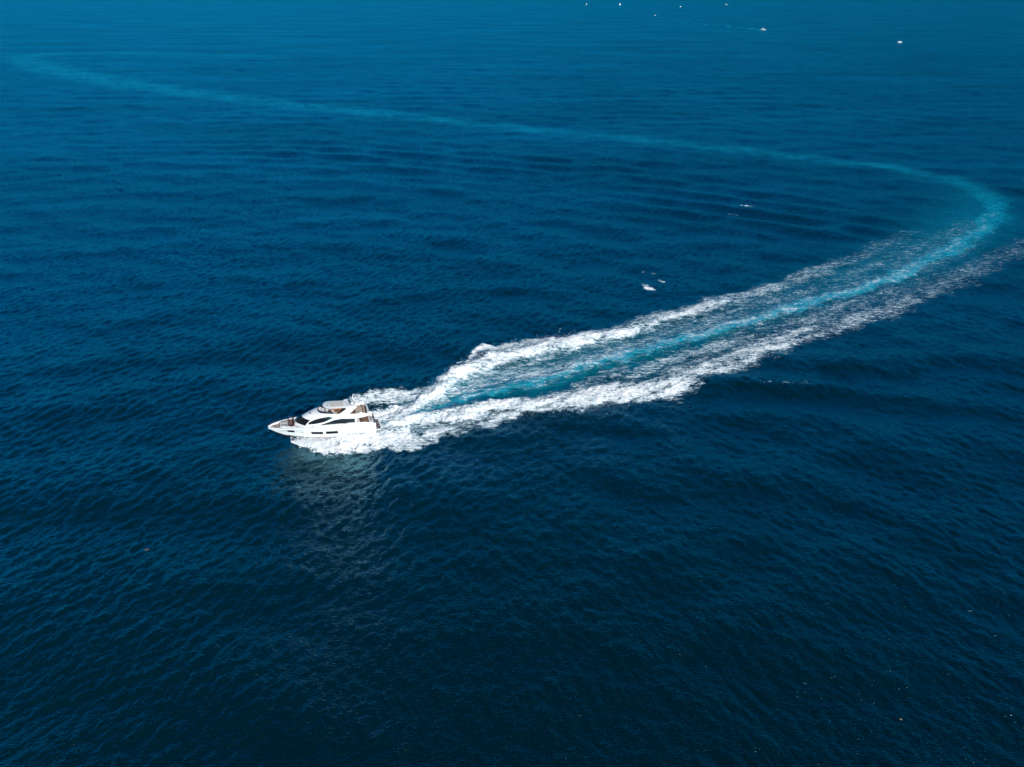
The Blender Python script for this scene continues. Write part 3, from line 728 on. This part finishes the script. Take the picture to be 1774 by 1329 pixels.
def bow_drop():
    sg = 1 if random.random() < .6 else -1
    s = random.betavariate(1.2, 2.2)*22
    inner = .3 + 2.5*math.sqrt(min(s, 9)/9); reach = .5 + 4.6*min(1, s/9)
    f = random.betavariate(1.6, 1.3)
    zc_ = 1.4*math.exp(-((f-.15)/.55)**2)*min(1, s/3.5)*max(0, 1 - s/26)
    p = boat_ground(23.0 - s, sg*(inner + reach*f))
    return Vector((p[0], p[1], max(0.05, zc_ + random.expovariate(4.5) - .1))), random.uniform(.03, .10)
spray('bow_spray', 9000, bow_drop, 'white spray flung out along both sides of the yacht hull')
RIDGE = [ground(*p) for p in ((690,720),(735,697),(770,668),(806,640),(855,612),(930,598),(1010,585))]
EDGE = [ground(*p) for p in ((655,741),(720,733),(800,722),(900,716),(1000,708),(1090,696))]
def ridge_drop():
    L = RIDGE if random.random() < .6 else EDGE
    i = random.randrange(len(L)-1); t = random.random(); p = L[i]*(1-t) + L[i+1]*t
    return Vector((p[0]+random.gauss(0, 1.6), p[1]+random.gauss(0, 1.6), .8 + random.expovariate(3.0)*.8)), random.uniform(.03, .10)
spray('wake_spray', 6000, ridge_drop, 'flecks of white spray leaping from the crests of the wake ridges')

# ------------------------------------------------------------------ boats far out
def boat_root(name, u, v, heading, label):
    p = ground(u, v); o = bpy.data.objects.new(name, None); C.objects.link(o)
    o.location = (p[0], p[1], 0); o.rotation_euler = (0, 0, R(heading))
    return tag(o, label, 'boat', 'boats far out near the top of the picture')
def small_hull(L, B, D):
    m = MB_()
    yw = lambda x: B/2*(1 - max(0, (x-.1*L)/(.4*L))**2.2) if x > .1*L else B/2
    xs = lin(-L/2, L/2, 12)
    for sg in (-1, 1):
        m.grid(lambda x, t: (x, sg*max(.01, yw(x))*(.72+.28*t), -.3+(D+.3+.25*D*max(0, x/(L/2)))*t), xs, lin(0, 1, 4))
    m.grid(lambda y, t: (-L/2, y*yw(-L/2)*(.72+.28*t), -.3+(D+.3)*t), [-1, 0, 1], [0, 1])
    m.grid(lambda x, y: (x, y*max(.01, yw(x)), D*.9+.25*D*max(0, x/(L/2))), xs, [-1, 0, 1])
    return m
def motor_boat(u, v, heading, L, label, fly=True):
    o = boat_root('motor_boat', u, v, heading, label); k = L/12
    small_hull(L, 3.8*k, 1.6*k).build('hull', MW, o, True)
    cab = MB_(); z0 = 1.45*k
    cab.add([(-2.5*k,-1.5*k,z0),(3*k,-1.3*k,z0),(3*k,1.3*k,z0),(-2.5*k,1.5*k,z0),(-2.3*k,-1.3*k,z0+1.5*k),(1.4*k,-1.1*k,z0+1.5*k),(1.4*k,1.1*k,z0+1.5*k),(-2.3*k,1.3*k,z0+1.5*k)],
            [(3,2,1,0),(4,5,6,7),(0,1,5,4),(1,2,6,5),(2,3,7,6),(3,0,4,7)])
    cb = cab.build('cabin', MW, o, bevel=.05)
    MB_().add([(2.75*k,-1.1*k,z0+.35*k),(2.75*k,1.1*k,z0+.35*k),(1.62*k,1.0*k,z0+1.35*k),(1.62*k,-1.0*k,z0+1.35*k)], [(0,1,2,3)]).build('windscreen', MG, cb)
    if fly:
        MB_().box(-3.0*k, 1.0*k, -1.4*k, 1.4*k, z0+1.5*k, z0+2.1*k, .15*k).build('flybridge', MW, o)
        MB_().box(-2.2*k, .4*k, -1.2*k, 1.2*k, z0+3.3*k, z0+3.45*k).build('hardtop', MW, o)
        for x in (-2, .2):
            for y in (-1.1, 1.1): MB_().tube([(x*k, y*k, z0+2*k), (x*k, y*k, z0+3.32*k)], .06*k, 5).build('post', MW, o)
    return o
def sail_boat(u, v, heading, L, label):
    o = boat_root('sailing_boat', u, v, heading, label); k = L/12
    small_hull(L, 3.6*k, 1.2*k).build('hull', MW, o, True)
    MB_().box(-2*k, 2*k, -1*k, 1*k, 1.0*k, 1.6*k, .2*k).build('cabin', MW, o)
    MB_().tube([(.8*k, 0, 1*k), (.8*k, 0, 16*k)], .1*k, 6).build('mast', MS, o)
    def sail(a, b, c, nm):
        m = MB_()
        def fn(s, t):
            p = Vector(a)*(1-s) + (Vector(b)*(1-t) + Vector(c)*t)*s
            p.y += .5*k*math.sin(math.pi*s*.9)*math.sin(math.pi*t); return p
        def fn2(s, t):
            p = fn(s, t); p.y += .04*k; return p
        m.grid(fn, lin(0.02, 1, 7), lin(0, 1, 7)); m.grid(fn2, lin(0.02, 1, 7), lin(0, 1, 7)); m.build(nm, MSAIL, o, True)
    sail((.7*k, 0, 15.5*k), (.6*k, 0, 2.2*k), (-5*k, 0, 2.4*k), 'mainsail')
    sail((.9*k, 0, 14*k), (5.6*k, 0, 1.6*k), (-.2*k, .6*k, 2.0*k), 'headsail')
    return o
MSAIL = mat('sailcloth', (0.80, 0.79, 0.76), .8, var=.03)
motor_boat(1322, 52, -35, 13, 'bright white motor boat drawing a thin wake, largest of the far boats')
motor_boat(1558.5, 73.5, 176, 9, 'low white motor boat farthest right, alone on the far water', fly=False)
sail_boat(1016, 8.5, 160, 8, 'small white sailing boat at the top edge, leftmost of the far boats')
sail_boat(1074, 9, 20, 10, 'white sailing boat at the top edge, second from the left')
motor_boat(1135, 27, 30, 7, 'tiny pale motor boat below the row of boats at the top edge')
motor_boat(1179, 12, 200, 11, 'tiny pale motor boat between the sailing boats and the rightmost top boat')
motor_boat(1258, 8.5, 150, 16, 'pale motor boat at the top edge straight above the boat with the thin wake')

# floating weed
def weed(u, v, r, m, label):
    p = ground(u, v)
    o = bpy.data.objects.new('seaweed_clump', None); C.objects.link(o); o.location = (p[0], p[1], .25)
    for k in range(7):
        a = random.uniform(0, 6.28); q = Vector((math.cos(a), math.sin(a)*.6, 0))*r*random.uniform(.1, .7); g = MB_()
        b = random.uniform(0, 6.28); d = Vector((math.cos(b), math.sin(b), 0)); e = Vector((-d.y, d.x, 0)); L_ = r*random.uniform(.5, .9)
        g.grid(lambda s, t: q + d*L_*s + e*L_*.25*t*(1-s*s) + Vector((0, 0, .05*r*(1-t*t) + .06*r*math.sin(4*s+k))), lin(-1, 1, 6), [-1, 0, 1])
        g.build('frond', m, o, True)
    return tag(o, label, 'seaweed', 'weed adrift on the near water')
MWD = mat('brown_weed', (0.16, 0.11, 0.05), .7, var=.3, scale=6); MWD2 = mat('pale_weed', (0.38, 0.33, 0.22), .7, var=.3, scale=6)
weed(255, 954, .55, MWD, 'small brown clump of weed adrift on the dark water, lower left')
weed(1560, 1248, .22, MWD2, 'tiny pale fleck of weed adrift near the bottom right corner')
